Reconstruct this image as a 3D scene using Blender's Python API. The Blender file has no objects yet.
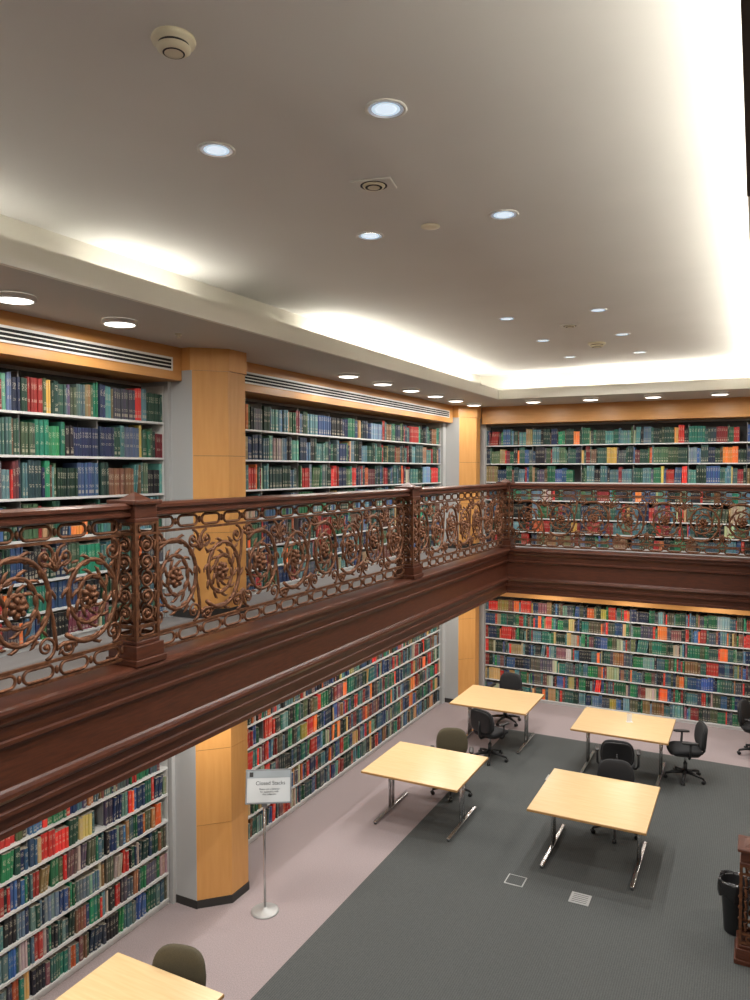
import bpy, bmesh, math, random
from mathutils import Vector, Matrix
random.seed(7)
sc = bpy.context.scene
try:
    sc.view_settings.view_transform = 'Standard'
    sc.view_settings.look = 'None'
except Exception: pass
pi = math.pi

# ------------------------------------------------------------ materials
def srgb(r, g, b):
    f = lambda c: (c/255/12.92) if c/255 <= .04045 else ((c/255+.055)/1.055)**2.4
    return (f(r), f(g), f(b))
def mat(name, col, rough=.5, metal=0, emis=None, es=0, coat=0):
    m = bpy.data.materials.new(name); m.use_nodes = True
    b = m.node_tree.nodes['Principled BSDF']
    b.inputs['Base Color'].default_value = (*col, 1)
    b.inputs['Roughness'].default_value = rough
    b.inputs['Metallic'].default_value = metal
    if coat: b.inputs['Coat Weight'].default_value = coat; b.inputs['Coat Roughness'].default_value=.25
    if emis:
        b.inputs['Emission Color'].default_value = (*emis, 1)
        b.inputs['Emission Strength'].default_value = es
    return m
def noisy(name, c1, c2, scale=(1,1,1), nscale=5, rough=.5, metal=0, detail=4, bump=0, coat=0, lo=.3, hi=.7):
    m = mat(name, c1, rough, metal, coat=coat)
    nt = m.node_tree; N = nt.nodes; L = nt.links
    tc = N.new('ShaderNodeTexCoord'); mp = N.new('ShaderNodeMapping')
    mp.inputs['Scale'].default_value = scale
    L.new(tc.outputs['Object'], mp.inputs['Vector'])
    nz = N.new('ShaderNodeTexNoise'); nz.inputs['Scale'].default_value = nscale
    nz.inputs['Detail'].default_value = detail
    L.new(mp.outputs['Vector'], nz.inputs['Vector'])
    cr = N.new('ShaderNodeValToRGB')
    cr.color_ramp.elements[0].position = lo; cr.color_ramp.elements[1].position = hi
    cr.color_ramp.elements[0].color = (*c1, 1); cr.color_ramp.elements[1].color = (*c2, 1)
    L.new(nz.outputs['Fac'], cr.inputs['Fac'])
    b = N['Principled BSDF']; L.new(cr.outputs['Color'], b.inputs['Base Color'])
    if bump:
        bp = N.new('ShaderNodeBump'); bp.inputs['Strength'].default_value = bump
        bp.inputs['Distance'].default_value = .01
        L.new(nz.outputs['Fac'], bp.inputs['Height']); L.new(bp.outputs['Normal'], b.inputs['Normal'])
    return m

M_ceil = noisy('ceiling_paint', (.77,.765,.75), (.80,.795,.78), nscale=1.2, rough=.75)
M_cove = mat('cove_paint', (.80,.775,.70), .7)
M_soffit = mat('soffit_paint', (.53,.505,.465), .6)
M_grey = mat('grey_wall_paint', (.46,.47,.47), .6)
M_wall = mat('wall_paint', (.5,.49,.47), .7)
M_maple = noisy('maple_panel_wood', srgb(204,146,80), srgb(212,156,90), (5,5,.5), 4, .38, detail=6, coat=.1)
M_mapleh = noisy('maple_header_wood', srgb(196,140,78), srgb(208,152,88), (1,.3,8), 3, .38, detail=6, coat=.1)
M_tabletop = noisy('table_maple_laminate', srgb(208,176,128), srgb(218,188,142), (1,14,1), 3, .32, detail=6)
M_tedge = mat('table_edge_band', srgb(168,128,78), .4)
M_mahog = noisy('mahogany_wood', srgb(64,34,23), srgb(90,48,31), (2,2,18), 3, .36, detail=8, coat=.12)
M_bronze = noisy('bronze_castwork', srgb(84,54,37), srgb(128,84,57), (1,1,1), 30, .50, .5, bump=.2)
M_carpet2 = noisy('mezzanine_carpet', srgb(114,111,110), srgb(136,132,131), nscale=120, rough=.95)
M_border = noisy('border_carpet', srgb(138,125,126), srgb(162,149,149), nscale=90, rough=.95, bump=.3)
M_shelf = mat('shelf_metal', (.64,.65,.64), .4)
M_upright = mat('shelf_upright', (.22,.22,.22), .5)
M_shelfback = mat('shelf_back', (.05,.05,.05), .7)
M_black = mat('black_plastic', (.012,.012,.013), .4)
M_fabric = noisy('chair_black_fabric', (.010,.010,.011), (.022,.022,.024), nscale=200, rough=.9)
M_olive = noisy('chair_olive_fabric', srgb(66,60,44), srgb(84,76,56), nscale=150, rough=.85)
M_chrome = mat('brushed_steel', (.62,.62,.62), .25, 1)
M_white = mat('white_enamel', (.78,.77,.74), .4)
M_cream = mat('cream_plastic', (.80,.74,.58), .45)
M_dark = mat('dark_slot', (.01,.01,.01), .8)
M_plinth = mat('plinth_rubber', (.03,.028,.026), .6)
M_lamp = mat('lamp_diffuser', (.9,.9,.85), .5, emis=(1,.95,.84), es=5)
M_lampc = mat('downlight_lens', (.7,.8,.9), .2, emis=(.72,.86,1), es=.8)
M_lampd = mat('downlight_reflector', (.5,.55,.6), .15, .9, emis=(.75,.88,1), es=.25)
M_tube = mat('fluorescent_tube', (.9,.9,.9), .5, emis=(1,.95,.85), es=6)
M_sign = mat('sign_paper', (.44,.46,.47), .5)
M_signf = mat('sign_frame', (.16,.17,.18), .4)
M_signg = mat('sign_header_grey', (.24,.27,.29), .5)
M_ink = mat('sign_ink', (.02,.02,.02), .6)
M_bag = mat('bin_bag', (.012,.012,.013), .25)
M_gridplate = mat('floor_box_plate', (.42,.42,.41), .45, .3)
M_soffitshade = mat('painted_soffit_shade', (.03,.018,.012), .6)  # dark brown that paints in the shade of the right soffit underside

M_carpet = mat('dark_grey_carpet', (.06,.065,.062), .95)
nt = M_carpet.node_tree; N = nt.nodes; L = nt.links
tc = N.new('ShaderNodeTexCoord'); w = N.new('ShaderNodeTexWave'); w.wave_type='BANDS'; w.bands_direction='X'
w.inputs['Scale'].default_value = 14; w.inputs['Distortion'].default_value = .6
L.new(tc.outputs['Object'], w.inputs['Vector'])
nz = N.new('ShaderNodeTexNoise'); nz.inputs['Scale'].default_value = 110; L.new(tc.outputs['Object'], nz.inputs['Vector'])
mx = N.new('ShaderNodeMath'); mx.operation='MULTIPLY_ADD'; mx.inputs[1].default_value=.3
L.new(w.outputs['Fac'], mx.inputs[0]); L.new(nz.outputs['Fac'], mx.inputs[2])
cr = N.new('ShaderNodeValToRGB'); cr.color_ramp.elements[0].position=.3; cr.color_ramp.elements[1].position=.95
cr.color_ramp.elements[0].color=(*srgb(58,61,60),1); cr.color_ramp.elements[1].color=(*srgb(86,88,87),1)
L.new(mx.outputs[0], cr.inputs['Fac']); L.new(cr.outputs['Color'], N['Principled BSDF'].inputs['Base Color'])

M_book = mat('book_cloth', (.2,.2,.2), .55)
nt = M_book.node_tree; N = nt.nodes; L = nt.links
at = N.new('ShaderNodeAttribute'); at.attribute_name='col'
uv = N.new('ShaderNodeUVMap'); uv.uv_map='uv'
sx = N.new('ShaderNodeSeparateXYZ'); L.new(uv.outputs['UV'], sx.inputs[0])
def math_(op,a,b=None,c=None):
    n=N.new('ShaderNodeMath'); n.operation=op
    for i,x in enumerate((a,b,c)):
        if x is None: continue
        if isinstance(x,(int,float)): n.inputs[i].default_value=x
        else: L.new(x,n.inputs[i])
    return n.outputs[0]
rnd = at.outputs['Alpha']; v = sx.outputs['Y']; u = sx.outputs['X']
cmb = N.new('ShaderNodeCombineXYZ')
L.new(math_('MULTIPLY_ADD',u,2.2,math_('MULTIPLY',rnd,90)), cmb.inputs[0]); L.new(math_('MULTIPLY',v,26),cmb.inputs[1])
nz = N.new('ShaderNodeTexNoise'); nz.noise_dimensions='2D'; nz.inputs['Scale'].default_value=1.6; nz.inputs['Detail'].default_value=1
L.new(cmb.outputs[0], nz.inputs['Vector'])
txt = math_('GREATER_THAN', nz.outputs['Fac'], .53)
inner = math_('COMPARE', u, .5, .34)
c1 = math_('MULTIPLY_ADD', rnd, .16, .66)
b1 = math_('COMPARE', v, c1, .10)
c2 = math_('MULTIPLY_ADD', rnd, -.2, .44)
b2 = math_('COMPARE', v, c2, .045)
lab = math_('MULTIPLY', math_('COMPARE', v, .13, .05), math_('GREATER_THAN', rnd, .6))
tmask = math_('MULTIPLY', math_('MULTIPLY', math_('MAXIMUM', b1, b2), txt), inner)
mask = math_('MINIMUM', math_('ADD', math_('MULTIPLY',tmask,.6), math_('MULTIPLY',math_('MULTIPLY',lab,inner),.5)), 1)
mixn = N.new('ShaderNodeMix'); mixn.data_type='RGBA'
L.new(mask, mixn.inputs['Factor']); mixn.inputs[7].default_value=(.55,.50,.38,1)
L.new(at.outputs['Color'], mixn.inputs[6])
L.new(mixn.outputs[2], N['Principled BSDF'].inputs['Base Color'])

# ------------------------------------------------------------ mesh builder
class MB:
    def __init__(s): s.v=[]; s.f=[]; s.m=[]; s.sm=[]; s.mats=[]
    def mi(s,m):
        if m not in s.mats: s.mats.append(m)
        return s.mats.index(m)
    def add(s,vs,fs,m,smooth=False,T=None):
        o=len(s.v); k=s.mi(m)
        for p in vs:
            p=Vector(p)
            if T is not None: p=T@p
            s.v.append(tuple(p))
        for f in fs: s.f.append([i+o for i in f]); s.m.append(k); s.sm.append(smooth)
    def box(s,x0,x1,y0,y1,z0,z1,m,T=None):
        vs=[(x,y,z) for x in (x0,x1) for y in (y0,y1) for z in (z0,z1)]
        s.add(vs,[(0,1,3,2),(4,6,7,5),(0,4,5,1),(2,3,7,6),(0,2,6,4),(1,5,7,3)],m,T=T)
    def bbox(s,x0,x1,y0,y1,z0,z1,m,r=.01,seg=2,T=None):
        bm=bmesh.new(); bmesh.ops.create_cube(bm,size=1)
        for q in bm.verts: q.co=Vector((x0+(q.co.x+.5)*(x1-x0),y0+(q.co.y+.5)*(y1-y0),z0+(q.co.z+.5)*(z1-z0)))
        bmesh.ops.bevel(bm,geom=bm.edges[:],offset=r,segments=seg,affect='EDGES',profile=.5)
        bm.verts.index_update()
        s.add([q.co.copy() for q in bm.verts],[[q.index for q in f.verts] for f in bm.faces],m,False,T); bm.free()
    def tube(s,pts,r,m,n=6,T=None,caps=True):
        pts=[Vector(p) for p in pts]; k=len(pts)
        rs=r if isinstance(r,(list,tuple)) else [r]*k
        vs=[];fs=[]; up=None
        for i in range(k):
            t=(pts[min(i+1,k-1)]-pts[max(i-1,0)]).normalized()
            if up is None:
                up=Vector((0,0,1)) if abs(t.z)<.9 else Vector((0,1,0))
            a=(up-t*up.dot(t)).normalized(); up=a; b=t.cross(a)
            for j in range(n):
                an=2*pi*j/n; vs.append(pts[i]+(a*math.cos(an)+b*math.sin(an))*rs[i])
        for i in range(k-1):
            for j in range(n):
                fs.append((i*n+j,i*n+(j+1)%n,(i+1)*n+(j+1)%n,(i+1)*n+j))
        if caps: fs.append(tuple(range(n))); fs.append(tuple((k-1)*n+j for j in range(n)))
        s.add(vs,fs,m,True,T)
    def ring(s,pts,r,m,n=6,T=None):
        pts=[Vector(p) for p in pts]; k=len(pts); vs=[];fs=[]
        for i in range(k):
            t=(pts[(i+1)%k]-pts[i-1]).normalized(); b=Vector((0,1,0)); a=t.cross(b).normalized()
            for j in range(n):
                an=2*pi*j/n; vs.append(pts[i]+(a*math.cos(an)+b*math.sin(an))*r)
        for i in range(k):
            for j in range(n):
                q=(i+1)%k; fs.append((i*n+j,i*n+(j+1)%n,q*n+(j+1)%n,q*n+j))
        s.add(vs,fs,m,True,T)
    def cyl(s,p0,p1,r,m,n=16,r1=None,T=None): s.tube([p0,p1],[r,r if r1 is None else r1],m,n,T)
    def lathe(s,prof,m,n=24,T=None,smooth=True):
        vs=[];fs=[];k=len(prof)
        for (r,z) in prof:
            for j in range(n):
                a=2*pi*j/n; vs.append((r*math.cos(a),r*math.sin(a),z))
        for i in range(k-1):
            for j in range(n): fs.append((i*n+j,i*n+(j+1)%n,(i+1)*n+(j+1)%n,(i+1)*n+j))
        if prof[0][0]>1e-4: fs.append(tuple(range(n)))
        if prof[-1][0]>1e-4: fs.append(tuple((k-1)*n+j for j in range(n)))
        s.add(vs,fs,m,smooth,T)
    def lathe_open(s,prof,m,n=24,T=None,smooth=True):
        vs=[];fs=[];k=len(prof)
        for (r,z) in prof:
            for j in range(n):
                a=2*pi*j/n; vs.append((r*math.cos(a),r*math.sin(a),z))
        for i in range(k-1):
            for j in range(n): fs.append((i*n+j,i*n+(j+1)%n,(i+1)*n+(j+1)%n,(i+1)*n+j))
        s.add(vs,fs,m,smooth,T)
    def sup(s,a,b,c,m,e1=.35,e2=.35,nu=24,nv=12,T=None,fn=None):
        sg=lambda w,e: math.copysign(abs(w)**e,w)
        vs=[];fs=[]
        for i in range(nv+1):
            ph=-pi/2+pi*i/nv
            for j in range(nu):
                th=2*pi*j/nu
                p=Vector((a*sg(math.cos(ph),e1)*sg(math.cos(th),e2),b*sg(math.cos(ph),e1)*sg(math.sin(th),e2),c*sg(math.sin(ph),e1)))
                if fn: p=fn(p)
                vs.append(p)
        for i in range(nv):
            for j in range(nu): fs.append((i*nu+j,i*nu+(j+1)%nu,(i+1)*nu+(j+1)%nu,(i+1)*nu+j))
        s.add(vs,fs,m,True,T)
    def prism(s,poly,z0,z1,m,T=None):
        n=len(poly); vs=[(x,y,z0) for x,y in poly]+[(x,y,z1) for x,y in poly]
        fs=[tuple(range(n)),tuple(range(n,2*n))]+[(i,(i+1)%n,n+(i+1)%n,n+i) for i in range(n)]
        s.add(vs,fs,m,T=T)
    def mesh(s,name):
        me=bpy.data.meshes.new(name); me.from_pydata(s.v,[],s.f)
        for m in s.mats: me.materials.append(m)
        me.polygons.foreach_set('material_index',s.m); me.polygons.foreach_set('use_smooth',s.sm)
        bm=bmesh.new(); bm.from_mesh(me)
        bmesh.ops.remove_doubles(bm,verts=bm.verts,dist=1e-6)
        bmesh.ops.recalc_face_normals(bm,faces=bm.faces); bm.to_mesh(me); bm.free()
        me.update(); return me
    def obj(s,name,loc=(0,0,0),rz=0,parent=None):
        return place(name,s.mesh(name+'_mesh'),loc,rz,parent)
def place(name,data,loc=(0,0,0),rz=0,parent=None,scale=None):
    o=bpy.data.objects.new(name,data); sc.collection.objects.link(o)
    o.location=loc; o.rotation_euler=(0,0,rz)
    if scale: o.scale=scale
    if parent: o.parent=parent
    return o

CX=-2.13
def mir(x): return 2*CX-x
Y0,Y1=-2.2,15.55
XL=-6.05; XR=mir(XL)
H2=3.2; SOF=6.1; CEIL=6.6; LOW=2.5

# ------------------------------------------------------------ shell
def shell(name,x0,x1,y0,y1,z0,z1,m):
    b=MB(); b.box(x0,x1,y0,y1,z0,z1,m); return b.obj(name)
shell('wall_left',XL-.15,XL,Y0-.15,Y1+.15,0,7.0,M_wall)
shell('wall_right',XR,XR+.15,Y0-.15,Y1+.15,0,7.0,M_wall)
shell('wall_back',XL,XR,Y1,Y1+.15,0,7.0,M_wall)
shell('wall_front',XL,XR,Y0-.15,Y0,0,7.0,M_wall)
shell('floor',XL-.15,XR+.15,Y0-.15,Y1+.15,-.1,0,M_border)
cb=MB(); cb.box(-4.0,mir(-4.0)+.9,Y0+.01,13.35,0,.006,M_carpet); cb.obj('floor_carpet_inset')
b=MB()
b.box(XL,-4.24,Y0,Y1,H2-.05,H2,M_carpet2); b.box(-4.24,.28,13.74,Y1,H2-.05,H2,M_carpet2); b.box(.28,XR,Y0,Y1,H2-.05,H2,M_carpet2)
b.obj('floor_mezzanine')
b=MB()
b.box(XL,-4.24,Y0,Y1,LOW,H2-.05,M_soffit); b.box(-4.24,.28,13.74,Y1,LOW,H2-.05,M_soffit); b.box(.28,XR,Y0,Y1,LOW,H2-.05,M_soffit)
b.obj('ceiling_lower_level')
SL,SR,SF=-4.25,-.055,13.4
CL,CR_,CF=-4.78,.52,13.93
b=MB()
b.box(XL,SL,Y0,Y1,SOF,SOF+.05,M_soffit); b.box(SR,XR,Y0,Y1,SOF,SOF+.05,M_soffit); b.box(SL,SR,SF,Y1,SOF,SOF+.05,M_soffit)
b.obj('ceiling_soffit')
b=MB()
b.box(SL-.04,SL+.004,Y0,SF+.04,SOF-.004,SOF+.17,M_cove); b.box(SL+.004,SR-.004,SF-.004,SF+.04,SOF-.004,SOF+.17,M_cove)
b.box(SR-.004,SR+.04,Y0,SF+.04,SOF-.004,SOF+.17,M_cove)
b.obj('trim_cove_lip')
shell('soffit_shade_strip',SR-.006,SR+.30,Y0,3.95,SOF-.03,SOF-.005,M_soffitshade)  # added dark strip: unlit soffit underside painted as colour, not a real moulding
b=MB()
b.box(CL-.05,CL,Y0,CF+.05,SOF+.05,CEIL,M_cove); b.box(CL,CR_,CF,CF+.05,SOF+.05,CEIL,M_cove); b.box(CR_,CR_+.05,Y0,CF+.05,SOF+.05,CEIL,M_cove)
b.obj('trim_cove_back')
shell('ceiling',XL,XR,Y0,Y1,CEIL,CEIL+.1,M_ceil)

def area(name,loc,sx_,sy_,power,col,rot=(0,0,0),shape='RECTANGLE',parent=None,spread=None):
    l=bpy.data.lights.new(name,'AREA'); l.shape=shape; l.size=sx_; l.size_y=sy_; l.energy=power; l.color=col
    if spread: l.spread=spread
    o=bpy.data.objects.new(name,l); sc.collection.objects.link(o); o.location=loc; o.rotation_euler=rot
    if parent: o.parent=parent
    return o
WARM=(1,.955,.84); WARM2=(1,.945,.87); NEUT=(1,.99,.97)
def cove(x0,y0,x1,y1,p):
    ln=math.hypot(x1-x0,y1-y0); e=place('cove_light_tube',None,((x0+x1)/2,(y0+y1)/2,0))
    t=MB(); dx=(x1-x0)/2; dy=(y1-y0)/2
    t.cyl((-dx,-dy,SOF+.10),(dx,dy,SOF+.10),.014,M_tube,8)
    ang=math.atan2(y1-y0,x1-x0)
    T=Matrix.Rotation(ang,4,'Z'); t.box(-ln/2,ln/2,-.035,.035,SOF+.051,SOF+.085,M_white,T=T)
    t.obj('batten',parent=e)
    area('cove_lamp',(0,0,SOF+.125),ln,.05,p,WARM,(pi,0,ang),parent=e)
cove(-4.58,7.6,-4.58,13.3,42)
cove(-4.62,4.3,-4.62,5.5,4)
cove(-4.62,-1.9,-4.62,3.6,5)
cove(-2.9,13.72,.2,13.72,26)
cove(-4.3,13.72,-3.2,13.72,4)
cove(.26,-1.9,.26,13.4,215)

# ------------------------------------------------------------ piers, pilasters, headers
def wallside(fn):
    fn(lambda x:x,'left'); fn(mir,'right')
def bx(b,X,x0,x1,y0,y1,z0,z1,m):
    a,c=X(x0),X(x1); b.box(min(a,c),max(a,c),y0,y1,z0,z1,m)
BAYS=((-.80,6.22),(7.18,14.20)); BL=7.02
PIERS=[(-2.19,-.81,-2.1,-1.2),(6.23,7.17,6.28,7.12),(14.21,15.54,14.35,15.12)]
def piers(X,side):
    for (a,c,p0,p1) in PIERS:
        for (z0,z1) in ((0,LOW),(H2,SOF)):
            b=MB(); bx(b,X,XL+.002,-5.66,a,c,z0,z1,M_grey)
            bx(b,X,-5.67,-5.37,p0,p1,z0,z1,M_grey); bx(b,X,-5.66,-5.362,p0-.008,p1+.008,z0,z0+.09,M_plinth)
            b.obj('wall_pier_'+side)
wallside(piers)
for (z0,z1) in ((0,LOW),(H2,SOF)):
    b=MB(); b.box(-5.66,-5.1,15.2,15.54,z0,z1,M_grey); b.obj('wall_pier_back')
    b=MB(); b.box(.84,1.4,15.2,15.54,z0,z1,M_grey); b.obj('wall_pier_back')
def pils(X,side):
    for (_,_,y0,y1) in PIERS:
        for (z0,z1) in ((0,LOW),(H2,SOF)):
            b=MB()
            def pl(g):
                return [(X(-5.372-g*.5),y0-g*.8),(X(-5.1+g),y0+.27-g*.4),(X(-5.1+g),y1-.27+g*.4),(X(-5.372-g*.5),y1+g*.8)]
            b.prism(pl(.010),z0+.001,z0+.09,M_plinth)
            top=z1-.24 if z1>5 else z1
            seams=[z0+.09]+[z for z in (z0+.92,z0+1.75) if z<top-.2]+[top]
            for i in range(len(seams)-1): b.prism(pl(0),seams[i]+.002,seams[i+1]-.002,M_maple)
            b.prism(pl(-.008),z0+.1,top,M_plinth)
            if z1>5:
                b.prism([(X(-5.52),y0-.015)]+pl(.018)+[(X(-5.52),y1+.015)],top,z1-.001,M_maple)
            b.obj('trim_pilaster_'+side)
wallside(pils)
def heads(X,side):
    for (a,c) in BAYS:
        a0=a-.0; c0=c+(.05 if c<10 else .12)
        b=MB(); bx(b,X,XL+.002,-5.5,a0-.07,c0,5.75,SOF,M_mapleh); b.obj('trim_header_'+side)
        b=MB(); bx(b,X,XL+.002,-5.5,a0-.07,c0,2.18,LOW,M_mapleh); b.obj('trim_header_'+side)
        g=MB(); bx(g,X,-5.499,-5.485,a+.1,c-.10,5.84,5.98,M_white)
        for z in (5.858,5.895,5.932): bx(g,X,-5.486,-5.480,a+.13,c-.13,z,z+.024,M_dark)
        g.obj('linear_air_diffuser')
wallside(heads)
b=MB(); b.box(-5.12,.86,15.0,15.54,5.75,SOF,M_mapleh); b.obj('trim_header_back')
b=MB(); b.box(-5.12,.86,15.0,15.54,2.18,LOW,M_mapleh); b.obj('trim_header_back')

# ------------------------------------------------------------ bookcases + books
PAL=[((28,58,48),8),((34,48,76),7),((32,34,38),7),((50,84,78),7),((80,112,118),7),((42,98,70),5),
     ((176,50,46),5),((134,44,48),3),((106,76,58),4),((150,122,90),3),((54,82,122),6),((94,122,142),5),
     ((216,112,60),3),((80,124,124),5),((106,58,64),2),((174,166,146),2),((74,76,86),5),((38,124,100),3),((72,96,70),4),((186,154,80),1)]
PAL2=[((36,106,70),6),((28,60,50),6),((38,114,96),4),((72,108,120),7),((56,86,130),7),((30,46,74),6),((32,34,38),6),((194,56,48),5),
      ((224,112,56),3),((142,52,48),3),((130,92,64),5),((184,152,100),3),((98,128,126),5),((80,82,66),4),((172,166,148),3),((70,72,82),6),((110,68,76),3),((54,92,86),5),((200,174,76),1)]
def pick(pal):
    c=random.choices([p[0] for p in pal],[p[1] for p in pal])[0]
    j=random.uniform(.8,1.2); return srgb(*[max(4,min(255,x*j*random.uniform(.92,1.08))) for x in c])
DEPTH=.30
def make_bay(name,length,zs,top,pal,seed,lean=.15,runs=(1,1,1,2,2,3,4,6,9)):
    random.seed(seed)
    nu=max(1,round(length/.92)); uw=length/nu
    s=MB()
    s.box(-DEPTH-.03,-DEPTH-.015,-length/2,length/2,0,top+.02,M_shelfback)
    s.box(-DEPTH,-.02,-length/2+.01,length/2-.01,0,zs[0]-.02,M_shelf)
    for i in range(nu+1):
        y=-length/2+i*uw; a=max(-length/2,y-.006); c=min(length/2,y+.006)
        if i in (0,nu): s.box(-DEPTH-.014,-.004,a,c,0.002,top+.01,M_shelf)
        else: s.box(-DEPTH-.014,-.05,a,c,0.002,top-.03,M_upright)
    for z in zs:
        for i in range(nu):
            a=-length/2+i*uw+.002; c=a+uw-.004
            s.box(-DEPTH-.014,.0,a,c,z-.022,z,M_shelf)
    shelf=s.mesh(name+'_shelf')
    V=[];F=[];C=[];U=[]
    def book(y,w,h,d,z,col,rn,ang,dx):
        o=len(V); e=min(.007,w*.25)
        sec=[(-d,0),(-e+dx,0),(dx,w*.22),(dx,w*.78),(-e+dx,w),(-d,w)]
        ca,sa=math.cos(ang),math.sin(ang)
        for zz in (0,h):
            for (x,yy) in sec:
                V.append((x,y+yy*ca+zz*sa if ang else y+yy,z+zz*ca-(yy*sa if ang else 0)+ (w*abs(sa) if ang else 0)))
        fs=[(0,1,7,6),(1,2,8,7),(2,3,9,8),(3,4,10,9),(4,5,11,10),(6,7,8,9,10,11)]
        us=[0,0,.22,.78,1,1]
        for k,f in enumerate(fs):
            F.append([i+o for i in f]); cc=col
            if k==5: cc=(.36,.33,.27)
            for i in f:
                C.extend((cc[0],cc[1],cc[2],rn))
                if 1<=k<=3: U.extend((us[i%6],0 if i<6 else 1))
                else: U.extend((.5,0))
    for r,zb in enumerate(zs):
        pitch=(zs[r+1] if r+1<len(zs) else top)-zb
        z=zb+.001; hmax=min(pitch,.37)-.035
        for i in range(nu):
            y=-length/2+i*uw+.008; end=-length/2+(i+1)*uw-.008
            if random.random()<.04: end-=random.uniform(.04,.16)
            while y<end-.012:
                run=random.choice(runs); col=pick(pal); h0=hmax*random.uniform(.74,1.0)
                w0=random.uniform(.018,.046); d0=random.uniform(.17,.24); rn=random.random()
                ang=0
                if random.random()<lean and run>1: ang=random.uniform(.02,.14)
                for k in range(run):
                    w=max(.012,w0*random.uniform(.8,1.2)); h=h0*random.uniform(.985,1.015)
                    if y+w+h*math.sin(ang)>end: ang=0
                    if y+w>end:
                        w=end-y
                        if w<.012: y=end; break
                    adv=w/math.cos(ang)+.0018
                    book(y,w,min(h,hmax),d0,z,tuple(min(1,c*random.uniform(.85,1.15)) for c in col),rn,ang,-random.uniform(.008,.03))
                    y+=adv
                if ang>0: y+=h0*math.sin(ang)
    me=bpy.data.meshes.new(name+'_books'); me.from_pydata(V,[],F); me.materials.append(M_book)
    ca=me.color_attributes.new('col','FLOAT_COLOR','CORNER'); ca.data.foreach_set('color',C)
    ul=me.uv_layers.new(name='uv'); ul.data.foreach_set('uv',U); me.update()
    return shelf,me
def put(bay,x,y,z,rz):
    e=place('library_bookcase',None,(x,y,z),rz)
    place('shelf_frame',bay[0],(0,0,0),0,e); place('library_books',bay[1],(0,0,0),0,e)
ZU=[.07,.33,.61,.98,1.35,1.73,2.11]; ZL=[.07+.295*i for i in range(7)]
for (a,c),s in zip(BAYS,(1,2)):
    up=make_bay('upper%d'%s,BL-.02,ZU,2.49,PAL,10+s,.04)
    lo=make_bay('lower%d'%s,BL-.02,ZL,2.13,PAL2,20+s,.28,(1,1,1,2,2,3,4))
    ym=(a+c)/2
    put(up,-5.7,ym,H2,0); put(lo,-5.7,ym,0,0)
    put(up,mir(-5.7),ym,H2,pi); put(lo,mir(-5.7),ym,0,pi)
up=make_bay('upperf',5.92,ZU,2.49,PAL,31,.04,(1,1,2,3,4,6)); lo=make_bay('lowerf',5.92,ZL,2.13,PAL2,32,.05,(1,1,1,2,3,5))
put(up,CX,15.2,H2,-pi/2); put(lo,CX,15.2,0,-pi/2)

# ------------------------------------------------------------ balcony fascia + railing
RX0,RX1,RY=-4.2,.26,13.7
def sweep(name,prof,m,closed=True):
    b=MB(); n=len(prof); vs=[]
    for (o,z) in prof:
        vs+= [(RX0+o,Y0+.002,z),(RX0+o,RY-o,z),(RX1-o,RY-o,z),(RX1-o,Y0+.002,z)]
    fs=[]
    for i in range(n if closed else n-1):
        j=(i+1)%n
        for k in range(3): fs.append((i*4+k,i*4+k+1,j*4+k+1,j*4+k))
    fs.append(tuple(i*4 for i in range(n))); fs.append(tuple(i*4+3 for i in range(n)))
    b.add(vs,fs,m); return b
LEDGE=3.34
prof=[(-.16,H2+.001),(-.16,LEDGE-.02),(-.14,LEDGE),(.12,LEDGE),(.145,LEDGE-.012),(.15,LEDGE-.03),(.145,LEDGE-.05),(.12,LEDGE-.06),(.12,3.245),(.10,3.22),(.075,3.20),(.07,3.17),
      (.07,3.12),(.085,3.11),(.085,3.085),(.05,3.07),(.045,3.05),(.045,2.80),(.06,2.785),(.095,2.775),(.10,2.755),(.09,2.735),(.065,2.72),(.06,2.67),
      (.075,2.66),(.075,2.63),(.045,2.615),(.04,2.545),(.055,2.535),(.055,2.495),(-.035,2.495),(-.035,H2+.001)]
sweep('f',prof,M_mahog).obj('trim_balcony_fascia')

def spiral(cx,cz,r0,r1,th0,turns,sgn,n=44):
    out=[]
    for i in range(n+1):
        t=i/n; r=r0+(r1-r0)*(t**.8); th=th0+sgn*turns*2*pi*t
        out.append(Vector((cx+r*math.cos(th),0,cz+r*math.sin(th))))
    return out
def rosette(b,cx,cz,r,m):
    for k in range(7):
        a=2*pi*k/7
        T=Matrix.Translation((cx+r*.62*math.cos(a),0,cz+r*.62*math.sin(a)))@Matrix.Rotation(-a,4,'Y')
        b.sup(r*.42,r*.4,r*.3,m,1,1,8,5,T=T)
    b.sup(r*.36,r*.75,r*.36,m,1,1,8,6,T=Matrix.Translation((cx,0,cz)))
def stadium(cx,cz,L_,h,n=7):
    r=h/2; out=[]
    for i in range(n): a=-pi/2+pi*i/(n-1); out.append((cx+L_/2-r+r*math.cos(a),0,cz+r*math.sin(a)))
    for i in range(n): a=pi/2+pi*i/(n-1); out.append((cx-L_/2+r+r*math.cos(a),0,cz+r*math.sin(a)))
    return out
PW=.6
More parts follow.
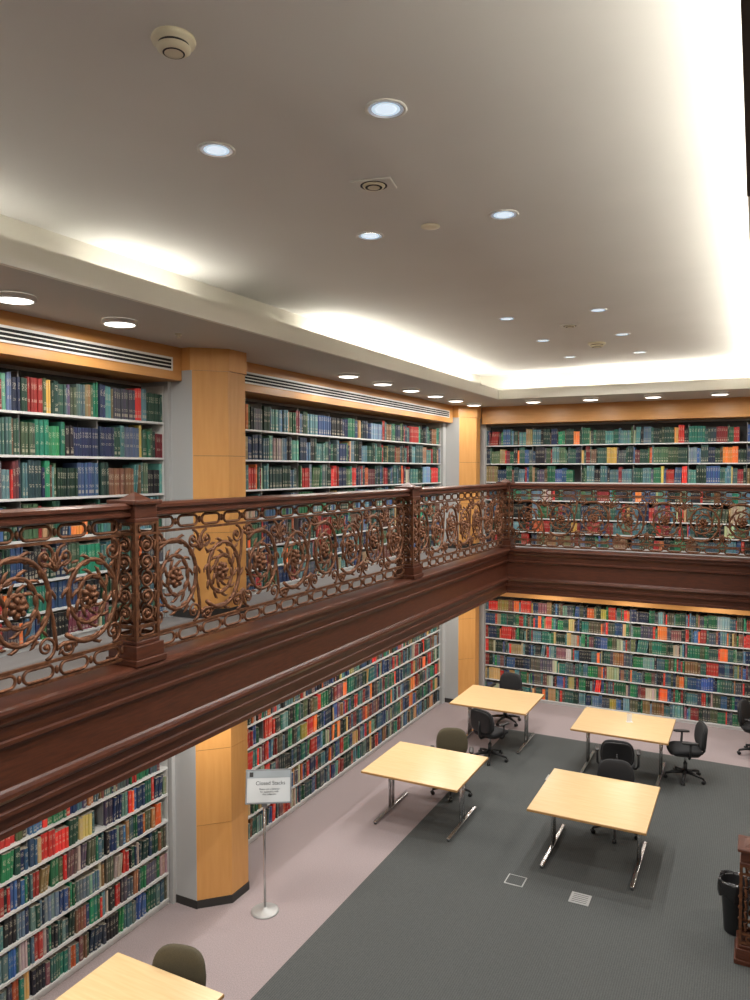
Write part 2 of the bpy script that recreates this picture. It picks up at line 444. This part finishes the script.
def unit(flip):
    b=MB(); m=M_bronze; zc=.575; sg=-1 if flip else 1
    z_=lambda z: zc+sg*z
    for z,r in ((.045,.009),(.175,.010),(.975,.010)):
        b.box(-PW/2,PW/2,-.012,.012,z-r,z+r,m)
    for cx in (-.15,.15):
        b.ring(stadium(cx,.11,.24,.085),.012,m); b.ring(stadium(cx,1.043,.24,.085),.012,m)
    for cx in (0,.3):
        for zz in (.11,1.043): b.sup(.016,.016,.03,m,1,1,8,5,T=Matrix.Translation((cx,0,zz)))
    sp=spiral(0,.0,.345,.070,-pi*.75,2.35,1,72)
    P=[Vector((p.x*.88,0,z_(p.z))) for p in sp]
    b.tube(P,[.019-.009*i/len(P) for i in range(len(P))],m,6)
    rosette(b,0,z_(0),.078,m)
    for i in range(4,68,3):
        p=P[i]; t=(P[i+1]-P[i-1]).normalized()
        cdir=(Vector((0,0,z_(0)))-p).normalized()
        for s2,lnn in ((-1,.065),(1,.052)):
            if s2<0 and i<16 and i%2: continue
            d=(cdir*s2*.75+t*.8).normalized()
            q=[p+t*.0, p+d*lnn*.45+t*.008, p+d*lnn*.85+t*.025, p+d*lnn*.8+t*.055]
            b.tube(q,[.010,.015,.012,.004],m,5)
    st=[Vector((-.30,0,z_(-.33))),Vector((-.24,0,z_(-.30))),P[2],P[5]]
    b.tube(st,[.015,.016,.018,.018],m,6)
    st=[P[14],Vector((.25,0,z_(.02))),Vector((.275,0,z_(.12))),Vector((.29,0,z_(.24))),Vector((.30,0,z_(.33)))]
    b.tube(st,[.014]*5,m,6)
    for cx,cz,th,sgn,rr in ((.215,.30,pi*.5,-1,.085),(-.215,.295,pi*.5,1,.085),(.215,-.30,-pi*.5,1,.085),(-.2,-.335,pi,1,.06)):
        q=[Vector((p.x,0,z_(p.z))) for p in spiral(cx,cz,rr,.018,th,1.5,sgn,20)]
        b.tube(q,[.013-.006*i/20 for i in range(21)],m,5)
        b.sup(.02,.022,.02,m,1,1,8,5,T=Matrix.Translation((cx,0,z_(cz))))
        for k in range(5):
            a=th+sgn*k*1.0; c0=Vector((cx+rr*.9*math.cos(a),0,z_(cz+rr*.9*math.sin(a)))); c1=Vector((cx+rr*1.5*math.cos(a+.4*sgn),0,z_(cz+rr*1.5*math.sin(a+.4*sgn))))
            if abs(c1.z-zc)<.385 and abs(c1.x)<.33: b.tube([c0,(c0+c1)/2,c1],[.008,.013,.004],m,5)
    for k in range(-2,3):
        a=k*.42
        q=[Vector((-.3,0,z_(.20))),Vector((-.3+.07*math.sin(a),0,z_(.20+.07*math.cos(a)))),Vector((-.3+.13*math.sin(a*1.2),0,z_(.2+.13*math.cos(a*1.2))))]
        b.tube(q,[.006,.014,.005],m,5)
    return b.mesh('scroll_unit')
UA,UB=unit(False),unit(True)

def post_mesh(hb=0,total=1.28,w=.22):
    b=MB(); m=M_bronze
    q=w/2
    b.bbox(-q-.05,q+.05,-q-.05,q+.05,0,.05,M_mahog,.008); b.bbox(-q-.035,q+.035,-q-.035,q+.035,.05,.15,M_mahog,.006)
    b.bbox(-q-.015,q+.015,-q-.015,q+.015,.15,.185,M_mahog,.01)
    zt=total-.21
    for sx_ in (-1,1):
        for sy_ in (-1,1):
            b.box(sx_*q-.013,sx_*q+.013,sy_*q-.013,sy_*q+.013,.18,zt,m)
    for k in range(4):
        T=Matrix.Rotation(k*pi/2,4,'Z')@Matrix.Translation((0,-q,0))
        for z in (.2,.29,zt-.09,zt-.01): b.box(-q,q,-.010,.010,z-.009,z+.009,m,T=T)
        for zz in (.245,zt-.05): b.ring(stadium(0,zz,.15,.06),.009,m,5,T=T)
        z0=.31; z1=zt-.11; n=5; hh=(z1-z0)/n
        for i in range(n):
            zc=z0+hh*(i+.5); s=1 if i%2 else -1
            pp=[Vector((p.x*1.1,0,p.z)) for p in spiral(0,zc,hh*.5,.016,s*-pi/2,1.7,s,26)]
            b.tube(pp,[.012-.004*j/27 for j in range(27)],m,5,T=T)
            b.sup(.022,.024,.022,m,1,1,8,6,T=T@Matrix.Translation((0,0,zc)))
            for sx_ in (-1,1):
                c=[Vector((sx_*.095,0,zc-hh*.45)),Vector((sx_*.078,0,zc-.03)),Vector((sx_*.092,0,zc+.03)),Vector((sx_*.07,0,zc+hh*.3))]
                b.tube(c,[.006,.013,.012,.004],m,5,T=T)
    b.box(-.02,.02,-.02,.02,.18,zt,M_mahog)
    b.bbox(-q-.015,q+.015,-q-.015,q+.015,zt-.005,zt+.03,M_mahog,.008)
    b.bbox(-q-.005,q+.005,-q-.005,q+.005,zt+.03,zt+.14,M_mahog,.005)
    b.bbox(-q-.035,q+.035,-q-.035,q+.035,zt+.13,zt+.165,M_mahog,.01)
    e=q-.02
    b.add([(-e,-e,zt+.163),(e,-e,zt+.163),(e,e,zt+.163),(-e,e,zt+.163),(0,0,zt+.225)],[(0,1,4),(1,2,4),(2,3,4),(3,0,4),(0,1,2,3)],M_mahog)
    return b.mesh('newel_post_mesh')
PM=post_mesh()
railing=place('balcony_railing',None,(0,0,0))
rp=[(-.075,4.455),(-.075,4.475),(-.06,4.485),(-.06,4.50),(-.085,4.51),(-.085,4.535),(-.05,4.55),(.05,4.55),(.085,4.535),(.085,4.51),(.06,4.50),(.06,4.485),(.075,4.475),(.075,4.455),(.04,4.44),(-.04,4.44)]
h=sweep('h',rp,M_mahog).obj('handrail',parent=railing)
def section(p0,p1,rz,par=railing,z=LEDGE+.0,zs=1,gap=.15):
    p0=Vector(p0);p1=Vector(p1); d=(p1-p0); Ln=d.length-2*gap; n=round(Ln/PW); pw=Ln/n; d.normalize()
    for i in range(n):
        c=p0+d*(gap+pw*(i+.5))
        place('scroll_panel',UA if i%2 else UB,(c.x,c.y,z),rz,par,(pw/PW,1,zs))
lp=[-.72,4.25,9.28,RY]
for i in range(3): section((RX0,lp[i]),(RX0,lp[i+1]),pi/2)
section((RX0,Y0-.1),(RX0,lp[0]),pi/2)
section((RX0,RY),(RX1,RY),0)
for i in range(3): section((RX1,lp[i]),(RX1,lp[i+1]),pi/2)
for y in lp: place('newel_post',PM,(RX0,y,LEDGE),0,railing)
for y in lp[1:]: place('newel_post',PM,(RX1,y,LEDGE),0,railing)

# ------------------------------------------------------------ lower-level stair newel and rail
sr=place('stair_railing',None,(0.07,8.10,0.006))
place('newel_post',post_mesh(0,1.18,.26),(0,0,0),0,sr)
for i in range(2): place('scroll_panel',UA if i else UB,(.17+.27+i*.54,0,.06),0,sr,(.9,1,.80))
t=MB(); t.bbox(.1,1.25,-.06,.06,.94,1.01,M_mahog,.015); t.obj('handrail',parent=sr)
t=MB(); t.bbox(.15,1.25,-.09,.09,0,.085,M_mahog,.008); t.obj('base_rail',parent=sr)

# ------------------------------------------------------------ ceiling fixtures
def T_(x,y,z): return Matrix.Translation((x,y,z))
dl=MB(); dl.lathe_open([(.105,0),(.107,-.007),(.098,-.010),(.088,-.006)],M_white,28)
dl.lathe_open([(.089,-.007),(.072,-.005)],M_lampd,28); dl.lathe([(.072,-.005),(.04,-.0055),(0,-.006)],M_lampc,28); DL=dl.mesh('recessed_downlight_mesh')
for x in (-2.68,-1.62):
    for y in (1.0,3.43,5.2,8.75,10.45,12.15):
        e=place('recessed_downlight',None,((-1.68 if x>-2 else -2.74) if y==3.43 else x,y,CEIL)); place('trim_ring',DL,(0,0,0),0,e)
        area('downlight_lamp',(0,0,-.012),.065,.065,33,NEUT,(0,0,0),'DISK',e,spread=2.6)
sl=MB(); sl.lathe_open([(.15,0),(.155,-.03),(.14,-.04),(.128,-.036)],M_white,32); sl.lathe([(.13,-.036),(.09,-.044),(0,-.047)],M_lamp,32)
SLM=sl.mesh('surface_light_mesh')
def disc(x,y,z,p):
    e=place('surface_disc_light',None,(x,y,z-.001)); place('fitting',SLM,(0,0,0),0,e)
    area('disc_lamp',(0,0,-.055),.22,.22,p,WARM2,(0,0,0),'DISK',e)
ys=[-.4,.7,1.75,2.8,3.84,4.88,9.0,10.05,11.08,12.1,13.1,14.1]
for y in ys:
    disc(-4.97,y,SOF,15 if y<6 else 13.5); disc(mir(-4.97),y,SOF,11)
for x in (-3.75,-2.7,-1.63,-.57,.45): disc(x,13.95,SOF,15)
for y in (0.,2.,4.,6.0,8.2,10.,11.8,13.6):  # lower-level discs: unseen fittings added to light the shelves under the balcony
    disc(-4.85,y,LOW,18); disc(mir(-4.85),y,LOW,13)
for x in (-3.6,-2.1,-.6): disc(x,14.35,LOW,18)
def smoke(x,y,s=1):
    b=MB(); b.lathe([(.10*s,0),(.105*s,-.012),(.10*s,-.024),(.07*s,-.028),(.072*s,-.036),(.080*s,-.040),(.080*s,-.048),(.06*s,-.060),(.03*s,-.066),(0,-.068)],M_cream,32)
    b.lathe_open([(.0725*s,-.0275),(.0725*s,-.037)],M_plinth,32); b.lathe_open([(.052*s,-.0632),(.044*s,-.0655)],M_plinth,32); b.obj('smoke_detector',(x,y,CEIL))
smoke(-2.20,2.48,.88); smoke(-2.05,11.0,1.2)
def plate(x,y,s=.12):
    b=MB(); b.bbox(-s,s,-s*.7,s*.7,-.014,0,M_white,.005); b.lathe([(s*.55,-.014),(s*.5,-.024),(s*.25,-.026),(0,-.026)],M_cream,20)
    b.lathe_open([(s*.42,-.0252),(s*.30,-.0268)],M_dark,20); b.lathe_open([(s*.66,-.0145),(s*.56,-.0147)],M_plinth,20); b.obj('ceiling_speaker',(x,y,CEIL),.2)
plate(-2.18,4.28,.13); plate(-2.1,9.5)
b=MB(); b.lathe([(.07,0),(.07,-.008),(.03,-.012),(0,-.012)],M_cream,20); b.obj('sprinkler_cover',(-2.18,5.2,CEIL))
b=MB(); b.lathe([(.035,0),(.03,-.015),(.01,-.03),(.02,-.04),(0,-.04)],M_cream,14); b.obj('sprinkler_head',(-4.95,5.6,SOF))

# ------------------------------------------------------------ tables
def table(x0,x1,y0,y1):
    cx,cy=(x0+x1)/2,(y0+y1)/2; w=(x1-x0)/2; d=(y1-y0)/2; b=MB(); Z=.74
    b.bbox(-w,w,-d,d,Z-.03,Z-.002,M_tedge,.006); b.box(-w+.006,w-.006,-d+.006,d-.006,Z-.003,Z,M_tabletop)
    for s in (-1,1):
        x=s*(w-.16)
        b.bbox(x-.025,x+.025,-d+.1,d-.1,0.012,.042,M_chrome,.010)
        for yy in (-d+.12,d-.12): b.cyl((x,yy,0),(x,yy,.015),.022,M_black,12)
        for dy in (-.05,.05): b.cyl((x,dy,.03),(x,dy,Z-.05),.021,M_chrome,14)
        b.bbox(x-.03,x+.03,-d+.2,d-.2,Z-.055,Z-.03,M_chrome,.005)
    b.box(-w+.2,w-.2,-.02,.02,Z-.075,Z-.035,M_chrome)
    return b.obj('study_table',(cx,cy,.006))
table(-2.38,-1.02,8.70,10.08); table(-4.68,-3.30,8.80,10.05); table(-4.70,-3.34,12.12,13.36); table(-2.53,-1.09,11.75,12.97)
table(-4.72,-3.6,3.28,4.52)

# ------------------------------------------------------------ chairs (front = +Y)
def chair(x,y,rz,fab=M_fabric,arms=True):
    b=MB()
    for k in range(5):
        a=2*pi*k/5+.3; c,s=math.cos(a),math.sin(a)
        b.tube([(0.03*c,.03*s,.115),(.16*c,.16*s,.105),(.29*c,.29*s,.075)],[.03,.024,.016],M_black,8)
        b.cyl((.29*c,.29*s,.08),(.29*c,.29*s,.05),.010,M_black,8)
        for o in (-.016,.016):
            px,py=.29*c-s*o,.29*s+c*o
            b.cyl((px-s*-.009,py+c*-.009,.028),(px+s*-.009,py-c*-.009,.028),.028,M_black,12)
    b.cyl((0,0,.09),(0,0,.26),.03,M_black,14); b.cyl((0,0,.25),(0,0,.40),.017,M_chrome,12)
    b.bbox(-.11,.11,-.13,.11,.385,.425,M_black,.012)
    def sf(p): 
        p=p.copy(); p.z+= -.05*max(0,(p.y-.12))/.12*.6 + .25*p.x*p.x; return p
    b.sup(.25,.24,.045,fab,.55,.5,32,10,T=T_(0,.02,.465),fn=sf)
    b.sup(.23,.22,.02,M_black,.4,.5,32,6,T=T_(0,.02,.43))
    b.tube([(0,-.1,.40),(0,-.24,.405),(0,-.275,.45),(0,-.285,.60),(0,-.275,.70)],[.018,.02,.02,.018,.016],M_black,8)
    def bf(p):
        p=p.copy(); p.x*=1-.10*max(0,p.z)/.2; p.y+= .55*p.x*p.x-.25*(p.z)*(p.z)*.8 - .08*p.z; return p
    b.sup(.24,.038,.20,fab,.6,.5,32,14,T=T_(0,-.235,.69),fn=bf)
    b.sup(.215,.018,.175,M_black if fab is M_fabric else fab,.5,.5,32,12,T=T_(0,-.268,.69),fn=bf)
    if arms:
        for s in (-1,1):
            b.tube([(s*.10,0,.405),(s*.26,.0,.41),(s*.29,.0,.45),(s*.29,-.01,.64)],[.016,.018,.018,.016],M_black,8)
            b.sup(.035,.125,.017,M_black,.5,.6,16,8,T=T_(s*.29,.0,.655))
    return b.obj('office_chair',(x,y,.006),rz)
chair(-3.95,10.30,pi+.35,M_olive,True)
chair(-4.08,4.40,pi+.25,M_olive,False)
chair(-3.86,11.82,-.35)
chair(-4.17,13.70,pi-.2)
chair(-1.75,11.38,.12)
chair(-1.58,10.12,pi+.15)
chair(-.90,12.42,pi/2+.3)
chair(.10,14.0,-pi/2-.3)

# ------------------------------------------------------------ sign stand
ss=place('sign_stand',None,(-4.68,6.58,0)); ss.rotation_euler=(0,0,.55)
t=MB(); t.lathe([(.15,0),(.15,.012),(.13,.022),(.03,.03),(.02,.05),(0,.05)],M_gridplate,32); t.cyl((0,0,.02),(0,0,1.28),.013,M_chrome,12)
t.bbox(-.03,.03,-.02,.02,1.16,1.27,M_chrome,.004); t.obj('pole_and_base',parent=ss)
tilt=Matrix.Translation((.05,-.045,1.40))@Matrix.Rotation(math.radians(-22),4,'X')
t=MB(); t.bbox(-.245,.245,-.012,.012,-.175,.175,M_signf,.004,T=tilt); t.box(-.228,.228,-.014,-.0125,-.158,.158,M_sign,T=tilt)
t.box(-.228,.228,-.0152,-.0142,.085,.158,M_signg,T=tilt); t.box(-.205,-.165,-.0165,-.0156,.098,.146,M_ink,T=tilt)
t.obj('sign_board',parent=ss)
def text(s,size,x,z,nm):
    c=bpy.data.curves.new(nm,'FONT'); c.body=s; c.size=size; c.align_x='CENTER'; c.extrude=.0004; c.materials.append(M_ink)
    o=place(nm,c,parent=ss); o.matrix_local=tilt@Matrix.Translation((x,-.0152,z))@Matrix.Rotation(pi/2,4,'X')
text('Closed Stacks',.056,0.02,.015,'sign_title')
text('Please ask a librarian\nfor assistance with\nthis collection',.026,0.01,-.035,'sign_text')

# ------------------------------------------------------------ bin, floor boxes, table tent
t=MB()
t.lathe([(.105,0),(.11,.01),(.145,.52),(.152,.535),(.145,.54),(.138,.52),(.10,.02),(0,.02)],M_black,28)
vs=[];n=40
for k,(r,z) in enumerate(((.135,.40),(.147,.535),(.158,.56),(.165,.53),(.172,.46),(.168,.39))):
    for j in range(n):
        a=2*pi*j/n; rr=r+(.006*math.sin(a*9+k)+.004*math.sin(a*17)) *(1 if k!=0 else 0); vs.append((rr*math.cos(a),rr*math.sin(a),z+(.025*math.sin(a*5) if k==5 else .01*math.sin(a*3) if k==2 else 0)))
t.add(vs,[(k*n+j,k*n+(j+1)%n,(k+1)*n+(j+1)%n,(k+1)*n+j) for k in range(5) for j in range(n)],M_bag,True)
t.obj('waste_bin',(-.11,8.50,.006))
def fbox(x,y,filled,s=.11):
    t=MB(); t.bbox(-s,s,-s,s,.0,.006,M_gridplate,.002)
    if filled:
        for i in range(5): t.box(-s*.75,s*.75,-s*.75+i*s*.34,-s*.75+i*s*.34+.008,.0062,.0072,M_plinth)
    else: t.box(-s+.015,s-.015,-s+.015,s-.015,.0058,.0075,M_carpet)
    t.obj('floor_outlet_box',(x,y,.006),0)
fbox(-2.42,8.40,False); fbox(-1.67,8.36,True); fbox(-2.72,11.5,True)
t=MB(); t.box(-.05,.05,-.035,.035,0,.004,M_white); t.box(-.04,.04,-.003,.003,.004,.13,M_white); t.obj('table_sign_holder',(-1.75,12.5,.747),.5)

# ------------------------------------------------------------ world, camera
wd=bpy.data.worlds.new('world'); sc.world=wd; wd.use_nodes=True
wd.node_tree.nodes['Background'].inputs[0].default_value=(.5,.48,.45,1); wd.node_tree.nodes['Background'].inputs[1].default_value=.3
cam=bpy.data.cameras.new('camera'); co=bpy.data.objects.new('camera',cam); sc.collection.objects.link(co)
cam.sensor_fit='VERTICAL'; cam.sensor_height=24; cam.sensor_width=18; cam.lens=751/1000*24; cam.clip_start=.05
co.location=(0,0,4.8); co.rotation_euler=(math.radians(90-2.3),0,math.radians(26.9))
sc.camera=co
